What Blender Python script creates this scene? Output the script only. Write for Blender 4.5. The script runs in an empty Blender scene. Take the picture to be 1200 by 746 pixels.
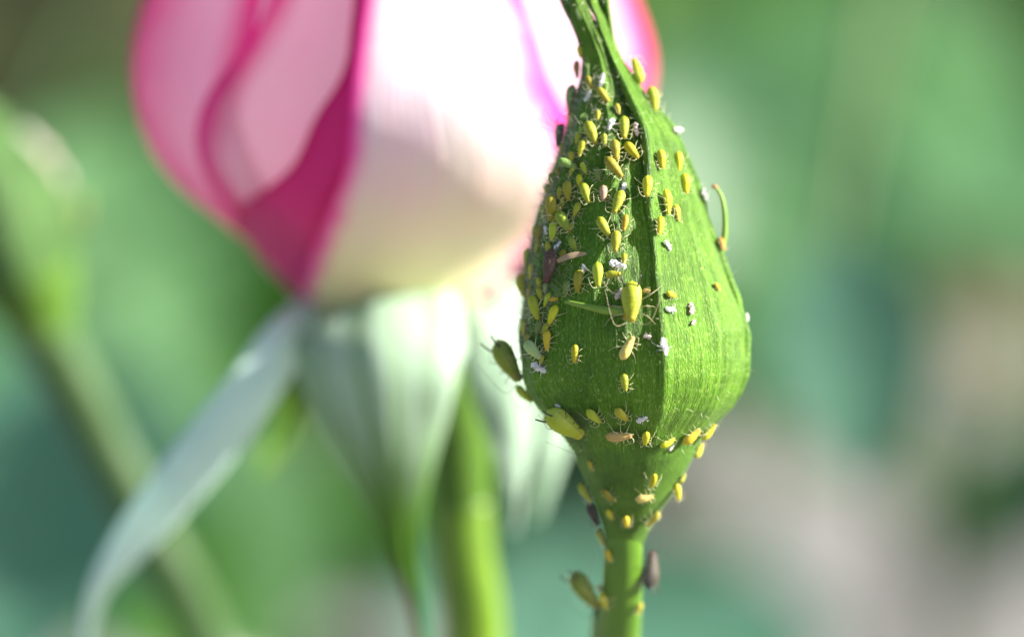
import bpy, math, random
import numpy as np
from mathutils import Vector, Matrix, noise
from mathutils.bvhtree import BVHTree

# 1 Blender unit = 1 cm (a macro scene)
S = bpy.context.scene
S.unit_settings.system = 'METRIC'
S.unit_settings.scale_length = 0.01
COL = S.collection
R = math.radians

# ------------------------------------------------------------------ camera
GZ = 17.0; TILT = R(12); DIST = 25.0; LENS = 157.5; FPX = 1200 * LENS / 36.0
RIGHT = Vector((1, 0, 0))
FWD = Vector((0, math.cos(TILT), -math.sin(TILT)))
UP = Vector((0, math.sin(TILT), math.cos(TILT)))
CAM = Vector((0, 0, 50)) - FWD * DIST
cd = bpy.data.cameras.new('camera')
cam = bpy.data.objects.new('camera', cd); COL.objects.link(cam)
cam.location = CAM; cam.rotation_euler = (math.pi / 2 - TILT, 0, 0)
cd.lens = LENS; cd.sensor_width = 36; cd.sensor_fit = 'HORIZONTAL'
cd.clip_start = 0.5; cd.clip_end = 60000
cd.dof.use_dof = True
cd.dof.focus_distance = DIST - 0.50
APERTURE_CM = 1.15
cd.dof.aperture_fstop = LENS * 0.001 / APERTURE_CM
S.camera = cam

# ------------------------------------------------------------------ sky, sun, exposure
SUN_AZ, SUN_EL = R(80), R(26)          # in the camera's own frame: round to the right, up
sd = (RIGHT * math.sin(SUN_AZ) - FWD * math.cos(SUN_AZ)) * math.cos(SUN_EL) + UP * math.sin(SUN_EL)
sd.normalize()
sl = bpy.data.lights.new('sun', 'SUN'); sl.energy = 5.0; sl.angle = R(0.53); sl.color = (1.0, 0.95, 0.86)
so = bpy.data.objects.new('sun', sl); COL.objects.link(so)
so.rotation_euler = sd.to_track_quat('Z', 'Y').to_euler(); so.location = sd * 500
W = bpy.data.worlds.new('World'); S.world = W; W.use_nodes = True
wn = W.node_tree.nodes; wl = W.node_tree.links
bg = wn['Background']; sky = wn.new('ShaderNodeTexSky'); sky.sky_type = 'NISHITA'; sky.sun_disc = False
sky.sun_elevation = math.asin(sd.z); sky.sun_rotation = math.atan2(sd.x, sd.y)
sky.air_density = 1.0; sky.dust_density = 1.5; sky.ozone_density = 1.0
wl.new(sky.outputs[0], bg.inputs[0]); bg.inputs[1].default_value = 0.06
S.view_settings.view_transform = 'Standard'; S.view_settings.look = 'None'
S.view_settings.exposure = 1.82; S.view_settings.gamma = 1.0
S.cycles.use_denoising = True
S.cycles.max_bounces = 8; S.cycles.transmission_bounces = 4; S.cycles.transparent_max_bounces = 8
S.cycles.sample_clamp_indirect = 6


def ray(px, py):
    return FWD + RIGHT * ((px - 600) / FPX) + UP * ((373 - py) / FPX)

def at(px, py, Y):
    d = ray(px, py); return CAM + d * ((Y - CAM.y) / d.y)

def bud_at(px, py):                              # a point on the axis of the focused bud and its stem
    return CAM + ray(px, py) * (DIST + 0.00001 * max(0, py - 490) ** 2)

def scale_at(p):                                 # cm per photo pixel at point p
    return (p - CAM).dot(FWD) / FPX

def lerp_table(tab, x):
    xs = [a[0] for a in tab]
    return [float(np.interp(x, xs, [a[k] for a in tab])) for k in range(1, len(tab[0]))]

def curve_table(tab, x):                         # as lerp_table, one column, without corners
    a = 0.0
    for d in (-24, -12, 0, 12, 24): a += lerp_table(tab, x + d)[0]
    return [a / 5]

def smooth(a, b, x):
    t = min(1, max(0, (x - a) / (b - a))); return t * t * (3 - 2 * t)

# ------------------------------------------------------------------ object helpers
def obj(name, verts, faces, material, parent=None, uvs=None, smoothed=True, pinv=True):
    me = bpy.data.meshes.new(name); me.from_pydata([tuple(v) for v in verts], [], faces)
    if uvs is not None:
        uvl = me.uv_layers.new(name='UVMap')
        li = np.empty(len(me.loops), dtype=np.int32); me.loops.foreach_get('vertex_index', li)
        uvl.data.foreach_set('uv', np.array(uvs, dtype=np.float32)[li].ravel())
    if smoothed: me.polygons.foreach_set('use_smooth', [True] * len(me.polygons))
    me.materials.append(material); me.update()
    o = bpy.data.objects.new(name, me); COL.objects.link(o)
    if parent is not None:
        o.parent = parent
        if pinv: o.matrix_parent_inverse = parent_matrix(parent).inverted()
    return o

def parent_matrix(p):
    m = p.matrix_basis.copy()
    if p.parent is not None: m = parent_matrix(p.parent) @ p.matrix_parent_inverse @ m
    return m

def thing(name, label, cat, loc=(0, 0, 0), group=None):
    o = bpy.data.objects.new(name, None); COL.objects.link(o); o.location = loc
    o.empty_display_size = 0.3
    o['label'] = label; o['category'] = cat
    if group: o['group'] = group
    return o

def grid_faces(nv, nu, close=False, off=0):
    f = []
    for i in range(nv - 1):
        for j in range(nu if close else nu - 1):
            a = off + i * nu + j; b = off + i * nu + (j + 1) % nu
            f.append((a, b, b + nu, a + nu))
    return f

def tube_data(pts, radii, n=8, caps=True, wob=0.0, seed=0):
    pts = [Vector(p) for p in pts]; V = []; UVs = []
    prev = None; L = 0
    for i, p in enumerate(pts):
        t = (pts[min(i + 1, len(pts) - 1)] - pts[max(i - 1, 0)]).normalized()
        if prev is None:
            a = Vector((0, 0, 1)) if abs(t.z) < 0.9 else Vector((1, 0, 0))
            nrm = t.cross(a).normalized()
        else:
            nrm = (prev - t * prev.dot(t)).normalized()
        prev = nrm; b = t.cross(nrm)
        if i: L += (p - pts[i - 1]).length
        for k in range(n):
            a = 2 * math.pi * k / n
            r = radii[i]
            if wob: r *= 1 + wob * noise.noise(Vector((math.cos(a) * 1.5 + seed, math.sin(a) * 1.5, L * 2.0)))
            V.append(p + (nrm * math.cos(a) + b * math.sin(a)) * r); UVs.append((k / n, L))
    F = grid_faces(len(pts), n, True)
    if caps:
        F.append(tuple(range(n))[::-1]); F.append(tuple(range((len(pts) - 1) * n, len(pts) * n)))
    return V, F, UVs

def spline(ctrl, m=8):
    P = [Vector(c) for c in ctrl]; out = []
    for i in range(len(P) - 1):
        p0 = P[i - 1] if i else P[0] * 2 - P[1]; p1 = P[i]; p2 = P[i + 1]
        p3 = P[i + 2] if i + 2 < len(P) else P[-1] * 2 - P[-2]
        for k in range(m):
            t = k / m
            out.append(0.5 * ((2 * p1) + (p2 - p0) * t + (2 * p0 - 5 * p1 + 4 * p2 - p3) * t * t + (3 * p1 - p0 - 3 * p2 + p3) * t ** 3))
    out.append(P[-1]); return out

# ------------------------------------------------------------------ materials
class NT:
    def __init__(s, name):
        s.m = bpy.data.materials.new(name); s.m.use_nodes = True; s.t = s.m.node_tree
        s.n = s.t.nodes; s.b = s.n['Principled BSDF']; s.out = s.n['Material Output']
    def new(s, typ, **kw):
        nd = s.n.new(typ)
        for k, v in kw.items(): setattr(nd, k, v)
        return nd
    def link(s, a, b): s.t.links.new(a, b)
    def ramp(s, fac, stops):
        r = s.new('ShaderNodeValToRGB'); cr = r.color_ramp
        while len(cr.elements) < len(stops): cr.elements.new(0.5)
        for e, (p, c) in zip(cr.elements, stops):
            e.position = p; e.color = (*c, 1) if len(c) == 3 else c
        s.link(fac, r.inputs[0]); return r.outputs[0]
    def mix(s, fac, a, b, mode='MIX'):
        m = s.new('ShaderNodeMix', data_type='RGBA', blend_type=mode)
        for v, i in ((fac, 0), (a, 6), (b, 7)):
            if isinstance(v, (int, float)): m.inputs[i].default_value = v
            elif isinstance(v, tuple): m.inputs[i].default_value = (*v, 1)
            else: s.link(v, m.inputs[i])
        return m.outputs[2]
    def math(s, op, a, b=0.0, c=None):
        m = s.new('ShaderNodeMath', operation=op)
        for i, v in enumerate((a, b) if c is None else (a, b, c)):
            if isinstance(v, (int, float)): m.inputs[i].default_value = v
            else: s.link(v, m.inputs[i])
        return m.outputs[0]
    def noise(s, scale, vec=None, detail=4, rough=0.55):
        n = s.new('ShaderNodeTexNoise'); n.inputs['Scale'].default_value = scale
        n.inputs['Detail'].default_value = detail; n.inputs['Roughness'].default_value = rough
        if vec is not None: s.link(vec, n.inputs['Vector'])
        return n.outputs[0]
    def coords(s, which='Object', scale=(1, 1, 1)):
        tc = s.new('ShaderNodeTexCoord'); mp = s.new('ShaderNodeMapping')
        mp.inputs['Scale'].default_value = scale; s.link(tc.outputs[which], mp.inputs[0]); return mp.outputs[0]
    def bump(s, h, strength, dist, normal=None):
        b = s.new('ShaderNodeBump'); b.inputs['Strength'].default_value = strength; b.inputs['Distance'].default_value = dist
        s.link(h, b.inputs['Height'])
        if normal is not None: s.link(normal, b.inputs['Normal'])
        s.link(b.outputs[0], s.b.inputs['Normal']); return b.outputs[0]
    def translucent(s, colour, fac):
        t = s.new('ShaderNodeBsdfTranslucent'); mx = s.new('ShaderNodeMixShader'); mx.inputs[0].default_value = fac
        if isinstance(colour, tuple): t.inputs[0].default_value = (*colour, 1)
        else: s.link(colour, t.inputs[0])
        s.link(s.b.outputs[0], mx.inputs[1]); s.link(t.outputs[0], mx.inputs[2]); s.link(mx.outputs[0], s.out.inputs[0])
        return mx

def dim(c, f): return tuple(x * f for x in c)

def mat_calyx(name, dark, mid, light, speck, rough=0.5, streak=1.0, sheen=0.08):
    k = NT(name); dark, mid, light, speck = dim(dark, .56), dim(mid, .70), dim(light, .86), dim(speck, .8)
    uv = k.coords('UV', (56, 5.0, 1)); fine = k.noise(1.0, uv, 5, 0.65)
    uv2 = k.coords('UV', (100, 36, 1)); cells = k.noise(1.0, uv2, 3, 0.6)
    big = k.noise(2.2, k.coords('Object'), 4)
    blot = k.ramp(k.noise(3.5, k.coords('Object'), 6, 0.7), [(0.35, (0.45, 0.5, 0.5)), (0.6, (1.1, 1.1, 1.1))])
    c = k.ramp(fine, [(0.22, dark), (0.50, mid), (0.80, light)])
    c = k.mix(k.math('MULTIPLY', big, 0.5), c, mid)
    sp = k.ramp(cells, [(0.54, (0, 0, 0)), (0.68, (1, 1, 1))])
    c = k.mix(k.math('MULTIPLY', sp, 0.40), c, speck)
    c = k.mix(0.75, c, blot, 'MULTIPLY')
    red = k.ramp(k.noise(5.0, k.coords('Object'), 5, 0.7), [(0.66, (0, 0, 0)), (0.76, (1, 1, 1))])
    c = k.mix(k.math('MULTIPLY', red, 0.22), c, (0.25, 0.10, 0.04))
    k.link(c, k.b.inputs['Base Color'])
    k.b.inputs['Roughness'].default_value = rough; k.b.inputs['Specular IOR Level'].default_value = 0.22
    k.b.inputs['Sheen Weight'].default_value = sheen; k.b.inputs['Sheen Roughness'].default_value = 0.4
    k.b.inputs['Sheen Tint'].default_value = (0.8, 1.0, 0.6, 1)
    k.b.inputs['Subsurface Weight'].default_value = 0.12
    k.b.inputs['Subsurface Radius'].default_value = (0.02, 0.05, 0.01); k.b.inputs['Subsurface Scale'].default_value = 1.0
    h = k.math('ADD', k.math('MULTIPLY', fine, streak), k.math('MULTIPLY', cells, 1.0))
    k.bump(h, 0.7, 0.02)
    return k.m

def mat_petal(name, mid, margin, base, mw, base_h=0.3, transl=0.35, veins=0.25, left=1.0, right=1.0, blush=0.42):
    k = NT(name)
    tc = k.new('ShaderNodeTexCoord'); sx = k.new('ShaderNodeSeparateXYZ'); k.link(tc.outputs['UV'], sx.inputs[0])
    u, v = sx.outputs[0], sx.outputs[1]
    n1 = k.noise(2.5, k.coords('Object'), 4); nj = k.math('MULTIPLY_ADD', n1, 0.12, -0.06)
    dl = k.math('DIVIDE', u, max(left, 1e-3)); dr = k.math('DIVIDE', k.math('SUBTRACT', 1.0, u), max(right, 1e-3))
    d = k.math('MINIMUM', k.math('MINIMUM', dl, dr), k.math('SUBTRACT', 1.0, v))
    d = k.math('ADD', d, nj)
    e = k.new('ShaderNodeMapRange', interpolation_type='SMOOTHSTEP'); k.link(d, e.inputs[0])
    e.inputs[1].default_value = 0.0; e.inputs[2].default_value = mw; e.inputs[3].default_value = 1; e.inputs[4].default_value = 0
    vb = k.new('ShaderNodeMapRange', interpolation_type='SMOOTHSTEP'); k.link(k.math('ADD', v, nj), vb.inputs[0])
    vb.inputs[1].default_value = 0.05; vb.inputs[2].default_value = base_h; vb.inputs[3].default_value = 1; vb.inputs[4].default_value = 0
    vein = k.noise(1.0, k.coords('UV', (34, 1.5, 1)), 3)
    vm = k.ramp(vein, [(0.45, (0, 0, 0)), (0.8, (1, 1, 1))])
    c = k.mix(k.math('MULTIPLY', vm, veins), mid, margin)
    bl = k.ramp(k.noise(1.1, k.coords('Object'), 2), [(.45, (0, 0, 0)), (.68, (blush, blush, blush))])
    c = k.mix(bl, c, (0.86, 0.52, 0.72))
    c = k.mix(vb.outputs[0], c, base)
    c = k.mix(e.outputs[0], c, margin)
    k.link(c, k.b.inputs['Base Color']); k.b.inputs['Roughness'].default_value = 0.55
    k.b.inputs['Specular IOR Level'].default_value = 0.25; k.b.inputs['Sheen Weight'].default_value = 0.15
    k.bump(k.math('ADD', vein, n1), 0.4, 0.03)
    k.translucent(c, transl)
    return k.m

def mat_leaf(name, a, b, transl=0.3, rough=0.6, spec=0.2, tcol=None):
    k = NT(name)
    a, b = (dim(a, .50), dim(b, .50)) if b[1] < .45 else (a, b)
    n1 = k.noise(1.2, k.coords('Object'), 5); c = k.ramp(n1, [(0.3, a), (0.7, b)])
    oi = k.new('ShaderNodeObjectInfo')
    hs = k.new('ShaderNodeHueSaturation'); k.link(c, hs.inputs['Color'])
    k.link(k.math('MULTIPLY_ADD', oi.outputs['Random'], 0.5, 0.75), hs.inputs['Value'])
    k.link(hs.outputs[0], k.b.inputs['Base Color']); k.b.inputs['Roughness'].default_value = rough
    k.b.inputs['Specular IOR Level'].default_value = spec
    k.bump(k.noise(9, k.coords('Object'), 4), 0.4, 0.06)
    k.translucent(hs.outputs[0] if tcol is None else tcol, transl)
    return k.m

def mat_sepal(name, top, tip, v0, v1):
    k = NT(name)
    tc = k.new('ShaderNodeTexCoord'); sx = k.new('ShaderNodeSeparateXYZ'); k.link(tc.outputs['UV'], sx.inputs[0])
    st = k.noise(1.0, k.coords('UV', (9, 1.2, 1)), 4)
    f = k.new('ShaderNodeMapRange', interpolation_type='SMOOTHSTEP'); k.link(k.math('ADD', sx.outputs[1], k.math('MULTIPLY_ADD', st, .5, -.25)), f.inputs[0])
    f.inputs[1].default_value = v0; f.inputs[2].default_value = v1
    c = k.mix(f.outputs[0], top, tip)
    c = k.mix(k.ramp(st, [(0.40, (0, 0, 0)), (0.62, (.55, .55, .55))]), c, (tip[0] * 1.5, tip[1] * 1.4, tip[2] * 1.6))
    k.link(c, k.b.inputs['Base Color']); k.b.inputs['Roughness'].default_value = 0.65; k.b.inputs['Specular IOR Level'].default_value = 0.25
    k.bump(st, .4, .05); k.translucent(c, .3)
    return k.m

def mat_plain(name, a, b, scale=6, rough=0.5, spec=0.4, sub=0.0, subr=(0.05, 0.03, 0.01), bump=0.3, bd=0.01, transl=0, coat=0.0):
    k = NT(name)
    n1 = k.noise(scale, k.coords('Object'), 5); k.link(k.ramp(n1, [(0.32, a), (0.68, b)]), k.b.inputs['Base Color'])
    k.b.inputs['Roughness'].default_value = rough; k.b.inputs['Specular IOR Level'].default_value = spec
    k.b.inputs['Subsurface Weight'].default_value = sub; k.b.inputs['Subsurface Radius'].default_value = subr
    k.b.inputs['Subsurface Scale'].default_value = 1.0; k.b.inputs['Coat Weight'].default_value = coat
    if bump: k.bump(n1, bump, bd)
    if transl: k.translucent(a, transl)
    return k.m

M = {}
M['calyx'] = mat_calyx('bud_sepal_green', (0.052, 0.165, 0.005), (0.100, 0.255, 0.008), (0.215, 0.40, 0.020), (0.58, 0.70, 0.22))
M['calyx_cool'] = mat_calyx('left_bud_green', (0.06, 0.16, 0.03), (0.095, 0.22, 0.05), (0.14, 0.30, 0.09), (0.26, 0.42, 0.2))
M['hip'] = mat_calyx('hip_green', (0.075, 0.19, 0.016), (0.11, 0.25, 0.022), (0.15, 0.30, 0.03), (0.22, 0.38, 0.06), 0.5, 0.25, 0.05)
M['stem'] = mat_plain('stem_green', (0.055, 0.145, 0.006), (0.095, 0.20, 0.012), 3, 0.45, 0.45, 0.1)
M['stem_lime'] = mat_plain('stem_lime', (0.08, 0.17, 0.006), (0.14, 0.25, 0.012), 2, 0.45, 0.45, 0.1)
M['stem_red'] = mat_plain('stem_reddish', (0.016, 0.060, 0.008), (0.030, 0.080, 0.014), 1.5, 0.45, 0.45, 0.05)
M['lobe'] = mat_plain('sepal_lobe_green', (0.11, 0.22, 0.02), (0.20, 0.30, 0.04), 5, 0.5, 0.4, 0.1)
M['lobe_tip'] = mat_plain('sepal_lobe_tip', (0.35, 0.20, 0.08), (0.45, 0.25, 0.12), 9, 0.5, 0.4)
M['hair'] = mat_plain('hair_pale', (0.62, 0.70, 0.42), (0.75, 0.80, 0.56), 9, 0.5, 0.4, bump=0, transl=0.4)
M['fluff'] = mat_plain('fluff_grey', (0.36, 0.34, 0.28), (0.50, 0.47, 0.40), 9, 0.6, 0.3, bump=0)
M['dot'] = mat_plain('gland_glint_pale', (0.62, 0.66, 0.36), (0.75, 0.76, 0.55), 9, 0.4, 0.5, bump=0)  # pale gland colour, also stands in for white glints
M['gland'] = mat_plain('gland_red', (0.30, 0.09, 0.05), (0.42, 0.16, 0.08), 9, 0.4, 0.5, bump=0)
M['sepal_front'] = mat_sepal('rose_sepal_front', (0.44, 0.59, 0.46), (0.07, 0.18, 0.015), .28, .68)
M['glaucous'] = mat_leaf('rose_sepal_glaucous', (0.46, 0.63, 0.56), (0.62, 0.77, 0.70), 0.3, 0.6, 0.3)
M['glaucous_green'] = mat_leaf('rose_sepal_green', (0.28, 0.43, 0.29), (0.38, 0.52, 0.40), 0.2, 0.6, 0.3)
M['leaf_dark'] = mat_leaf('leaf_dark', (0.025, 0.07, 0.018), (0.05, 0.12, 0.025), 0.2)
M['leaf_mid'] = mat_leaf('leaf_mid', (0.05, 0.19, 0.012), (0.09, 0.28, 0.02), 0.35)
M['leaf_teal'] = mat_leaf('leaf_bluish', (0.058, 0.20, 0.065), (0.10, 0.29, 0.105), 0.3, 0.5, 0.3)
M['leaf_pale'] = mat_leaf('leaf_pale', (0.085, 0.26, 0.08), (0.14, 0.33, 0.12), 0.35)
M['leaf_mint'] = mat_leaf('leaf_mint', (0.10, 0.29, 0.19), (0.17, 0.40, 0.27), 0.3)
M['leaf_lime'] = mat_leaf('leaf_lime', (0.05, 0.19, 0.004), (0.085, 0.26, 0.006), 0.45)
M['leaf_olive'] = mat_leaf('leaf_olive', (0.11, 0.13, 0.05), (0.19, 0.20, 0.09), 0.2, 0.7)
M['leaf_dry'] = mat_leaf('leaf_dry', (0.20, 0.13, 0.07), (0.34, 0.24, 0.14), 0.2, 0.7)
M['cane'] = mat_plain('cane', (0.035, 0.08, 0.02), (0.06, 0.09, 0.03), 1.0, 0.6, 0.3)
# aphid bodies
def aph(name, a, b, sub=0.35, rough=0.42):
    k = NT('aphid_' + name); a, b = dim(a, .82), dim(b, .82)
    n1 = k.noise(3.5, k.coords('Object'), 5); c = k.ramp(n1, [(0.32, a), (0.68, b)])
    oi = k.new('ShaderNodeObjectInfo')
    hs = k.new('ShaderNodeHueSaturation'); k.link(c, hs.inputs['Color'])
    k.link(k.math('MULTIPLY_ADD', oi.outputs['Random'], 0.45, 0.72), hs.inputs['Value'])
    k.link(k.math('MULTIPLY_ADD', oi.outputs['Random'], 0.03, 0.485), hs.inputs['Hue'])
    sx = k.new('ShaderNodeSeparateXYZ'); k.link(k.coords('Object'), sx.inputs[0])
    side = k.new('ShaderNodeMapRange'); k.link(k.math('ABSOLUTE', sx.outputs[1]), side.inputs[0])
    side.inputs[1].default_value = 0.09; side.inputs[2].default_value = 0.22; side.inputs[3].default_value = 0; side.inputs[4].default_value = 0.30
    c = k.mix(side.outputs[0], hs.outputs[0], (min(1, b[0] * 1.15 + .05), min(1, b[1] * 1.15 + .06), b[2] + .10))
    head = k.new('ShaderNodeMapRange'); k.link(sx.outputs[0], head.inputs[0])
    head.inputs[1].default_value = 0.22; head.inputs[2].default_value = 0.46; head.inputs[3].default_value = 0; head.inputs[4].default_value = 0.5
    dust = k.ramp(k.noise(16, k.coords('Object'), 4, .7), [(.50, (0, 0, 0)), (.72, (.45, .45, .45))])
    c = k.mix(dust, c, (b[0] * .75 + .10, b[1] * .8 + .12, b[2] + .12))
    c = k.mix(head.outputs[0], c, (a[0] * .95 + .03, a[1] * .70, a[2] + .02))
    k.link(c, k.b.inputs['Base Color']); k.b.inputs['Roughness'].default_value = rough + .16; k.b.inputs['Specular IOR Level'].default_value = 0.22
    k.b.inputs['Subsurface Weight'].default_value = sub; k.b.inputs['Subsurface Radius'].default_value = (0.02, 0.016, 0.004)
    k.b.inputs['Subsurface Scale'].default_value = 1.0
    w = k.new('ShaderNodeTexWave', bands_direction='X'); w.inputs['Scale'].default_value = 3.4; w.inputs['Distortion'].default_value = 1.0
    k.link(k.coords('Object'), w.inputs['Vector'])
    k.bump(k.math('MULTIPLY_ADD', w.outputs['Fac'], 0.12, n1), 0.15, 0.02)
    return k.m
M['yellow'] = aph('yellow', (0.47, 0.46, 0.006), (0.60, 0.58, 0.02))
M['lime'] = aph('lime', (0.34, 0.41, 0.012), (0.46, 0.51, 0.04))
M['green'] = aph('green', (0.20, 0.29, 0.012), (0.31, 0.38, 0.04))
M['olive'] = aph('olive', (0.31, 0.30, 0.012), (0.42, 0.39, 0.03))
M['orange'] = aph('orange', (0.54, 0.38, 0.012), (0.64, 0.48, 0.03))
M['rust'] = aph('rust', (0.42, 0.17, 0.03), (0.52, 0.24, 0.06))
M['mint'] = aph('mint', (0.34, 0.48, 0.15), (0.46, 0.58, 0.24))
M['jade'] = aph('jade', (0.15, 0.25, 0.04), (0.24, 0.34, 0.09))
M['tan'] = aph('tan', (0.58, 0.42, 0.10), (0.68, 0.52, 0.18))
M['pinkish'] = aph('pinkish', (0.40, 0.22, 0.14), (0.50, 0.30, 0.20))
M['dark_green'] = aph('dark_green', (0.05, 0.07, 0.02), (0.09, 0.11, 0.04), 0.0)
M['dark'] = aph('dark', (0.05, 0.045, 0.03), (0.09, 0.07, 0.045), 0.0)
M['brown'] = aph('brown', (0.10, 0.055, 0.035), (0.18, 0.11, 0.07), 0.0)
M['leg_pale'] = mat_plain('leg_pale', (0.52, 0.50, 0.26), (0.64, 0.61, 0.36), 9, 0.4, 0.5, bump=0)
M['leg_tan'] = mat_plain('leg_tan', (0.36, 0.30, 0.16), (0.46, 0.40, 0.24), 9, 0.4, 0.5, bump=0)
M['leg_dark'] = mat_plain('leg_dark', (0.03, 0.025, 0.02), (0.06, 0.05, 0.035), 9, 0.35, 0.5, bump=0)
M['eye'] = mat_plain('eye_dark', (0.10, 0.015, 0.01), (0.12, 0.02, 0.01), 9, 0.2, 0.5, bump=0)
M['skin'] = mat_plain('shed_skin_white', (0.80, 0.79, 0.76), (0.88, 0.87, 0.85), 9, 0.6, 0.4, bump=0, transl=0.3)
M['skin_pink'] = mat_plain('shed_skin_pinkish', (0.74, 0.60, 0.55), (0.84, 0.76, 0.72), 9, 0.6, 0.4, bump=0, transl=0.3)
k = NT('wing_membrane'); k.b.inputs['Base Color'].default_value = (0.75, 0.68, 0.66, 1); k.b.inputs['Roughness'].default_value = 0.2
k.b.inputs['Alpha'].default_value = 0.16; M['wing'] = k.m
M['wing_rolled'] = mat_plain('wing_rolled', (0.22, 0.16, 0.08), (0.34, 0.24, 0.15), 9, 0.5, 0.4, bump=0)
k = NT('soil')
n1 = k.noise(0.06, k.coords('Object'), 8, 0.6); n2 = k.noise(1.1, k.coords('Object'), 6, 0.65)
c = k.ramp(n1, [(0.30, (0.18, 0.173, 0.163)), (0.5, (0.245, 0.238, 0.23)), (0.7, (0.30, 0.296, 0.29))])
c = k.mix(k.math('MULTIPLY', n2, 0.5), c, (0.21, 0.195, 0.18)); k.link(c, k.b.inputs['Base Color'])
k.b.inputs['Roughness'].default_value = 0.95; k.b.inputs['Specular IOR Level'].default_value = 0.1
k.bump(n2, 0.6, 0.6); M['soil'] = k.m

# ------------------------------------------------------------------ ground
def axis_vals(near, far, n_in, n_out):
    a = list(np.linspace(-near, near, n_in)); g = [near * (far / near) ** (i / n_out) for i in range(1, n_out + 1)]
    return [-x for x in g[::-1]] + a + g
gx = axis_vals(160, 30000, 90, 10); gy = [y + 90 for y in axis_vals(160, 30000, 90, 10)]
V = []
for y in gy:
    for x in gx:
        z = 1.6 * noise.noise(Vector((x * 0.03, y * 0.03, 0))) + 0.7 * noise.noise(Vector((x * 0.13, y * 0.13, 5)))
        V.append((x, y, GZ - 0.8 + (z if max(abs(x), abs(y - 90)) < 400 else 0)))
g = obj('ground', V, grid_faces(len(gy), len(gx)), M['soil']); g['kind'] = 'structure'

# ------------------------------------------------------------------ rose buds
NSEP = 5
def penta(theta, th0, k):
    a = (theta - th0) % (2 * math.pi / NSEP) - math.pi / NSEP
    p = math.cos(math.pi / NSEP) / math.cos(a); m = math.pi / NSEP - abs(a)
    p -= 0.075 * math.exp(-(m / 0.24) ** 2)
    return 1 + (p - 1) * k

def section_extents(th0, k):
    xs = [penta(2 * math.pi * i / 180, th0, k) * math.sin(2 * math.pi * i / 180) for i in range(180)]
    return -min(xs), max(xs)

# photo outline of the focused bud: row, left, right, azimuth of the front seam (deg), polygon strength
PROFILE = [(-40, 650, 680, 30, .3), (-10, 657, 690, 30, .4), (20, 667, 704, 30, .6), (45, 677, 717, 30, .8), (70, 683, 730, 29, 1.1), (90, 681, 744, 28, 1.3),
           (120, 673, 764, 27, 1.35), (150, 664, 789, 26, 1.3), (200, 649, 813, 24, 1.2), (250, 635, 830, 20, 1.1), (300, 624, 848, 17, .95),
           (350, 616, 866, 16, .88), (390, 612, 875, 15, .82), (420, 611, 878, 15, .8), (440, 613, 876, 15, .78), (460, 619, 869, 15, .72), (478, 630, 857, 15, .65),
           (492, 644, 843, 15, .55), (505, 656, 830, 15, .4), (518, 665, 820, 15, .25), (530, 671, 814, 15, .1), (540, 675, 810, 15, 0)]
HIP = [(490, 668, 818), (505, 666, 821), (516, 667, 819), (525, 670, 816), (540, 676, 810), (555, 683, 802), (570, 689, 794), (585, 695, 784), (600, 701, 772), (615, 706, 763), (630, 709, 756), (650, 712, 750)]
BUD_Y = 0.0

def row_frame(tab, y):
    xl, xr, th, kk = lerp_table(tab, y); th = R(th)
    el, er = section_extents(th, kk)
    c0 = bud_at((xl + xr) / 2, y); s = scale_at(c0)
    rad = (xr - xl) / (el + er)
    c = bud_at(xl + rad * el, y)
    return c, rad * s, th, kk

def dirv(az):                 # azimuth round the plant: 0 towards the camera, + to the right
    return Vector((math.sin(az), -math.cos(az), 0))

def dirn(az):                 # the same round the axis of the focused bud
    return RIGHT * math.sin(az) - FWD * math.cos(az)

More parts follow.
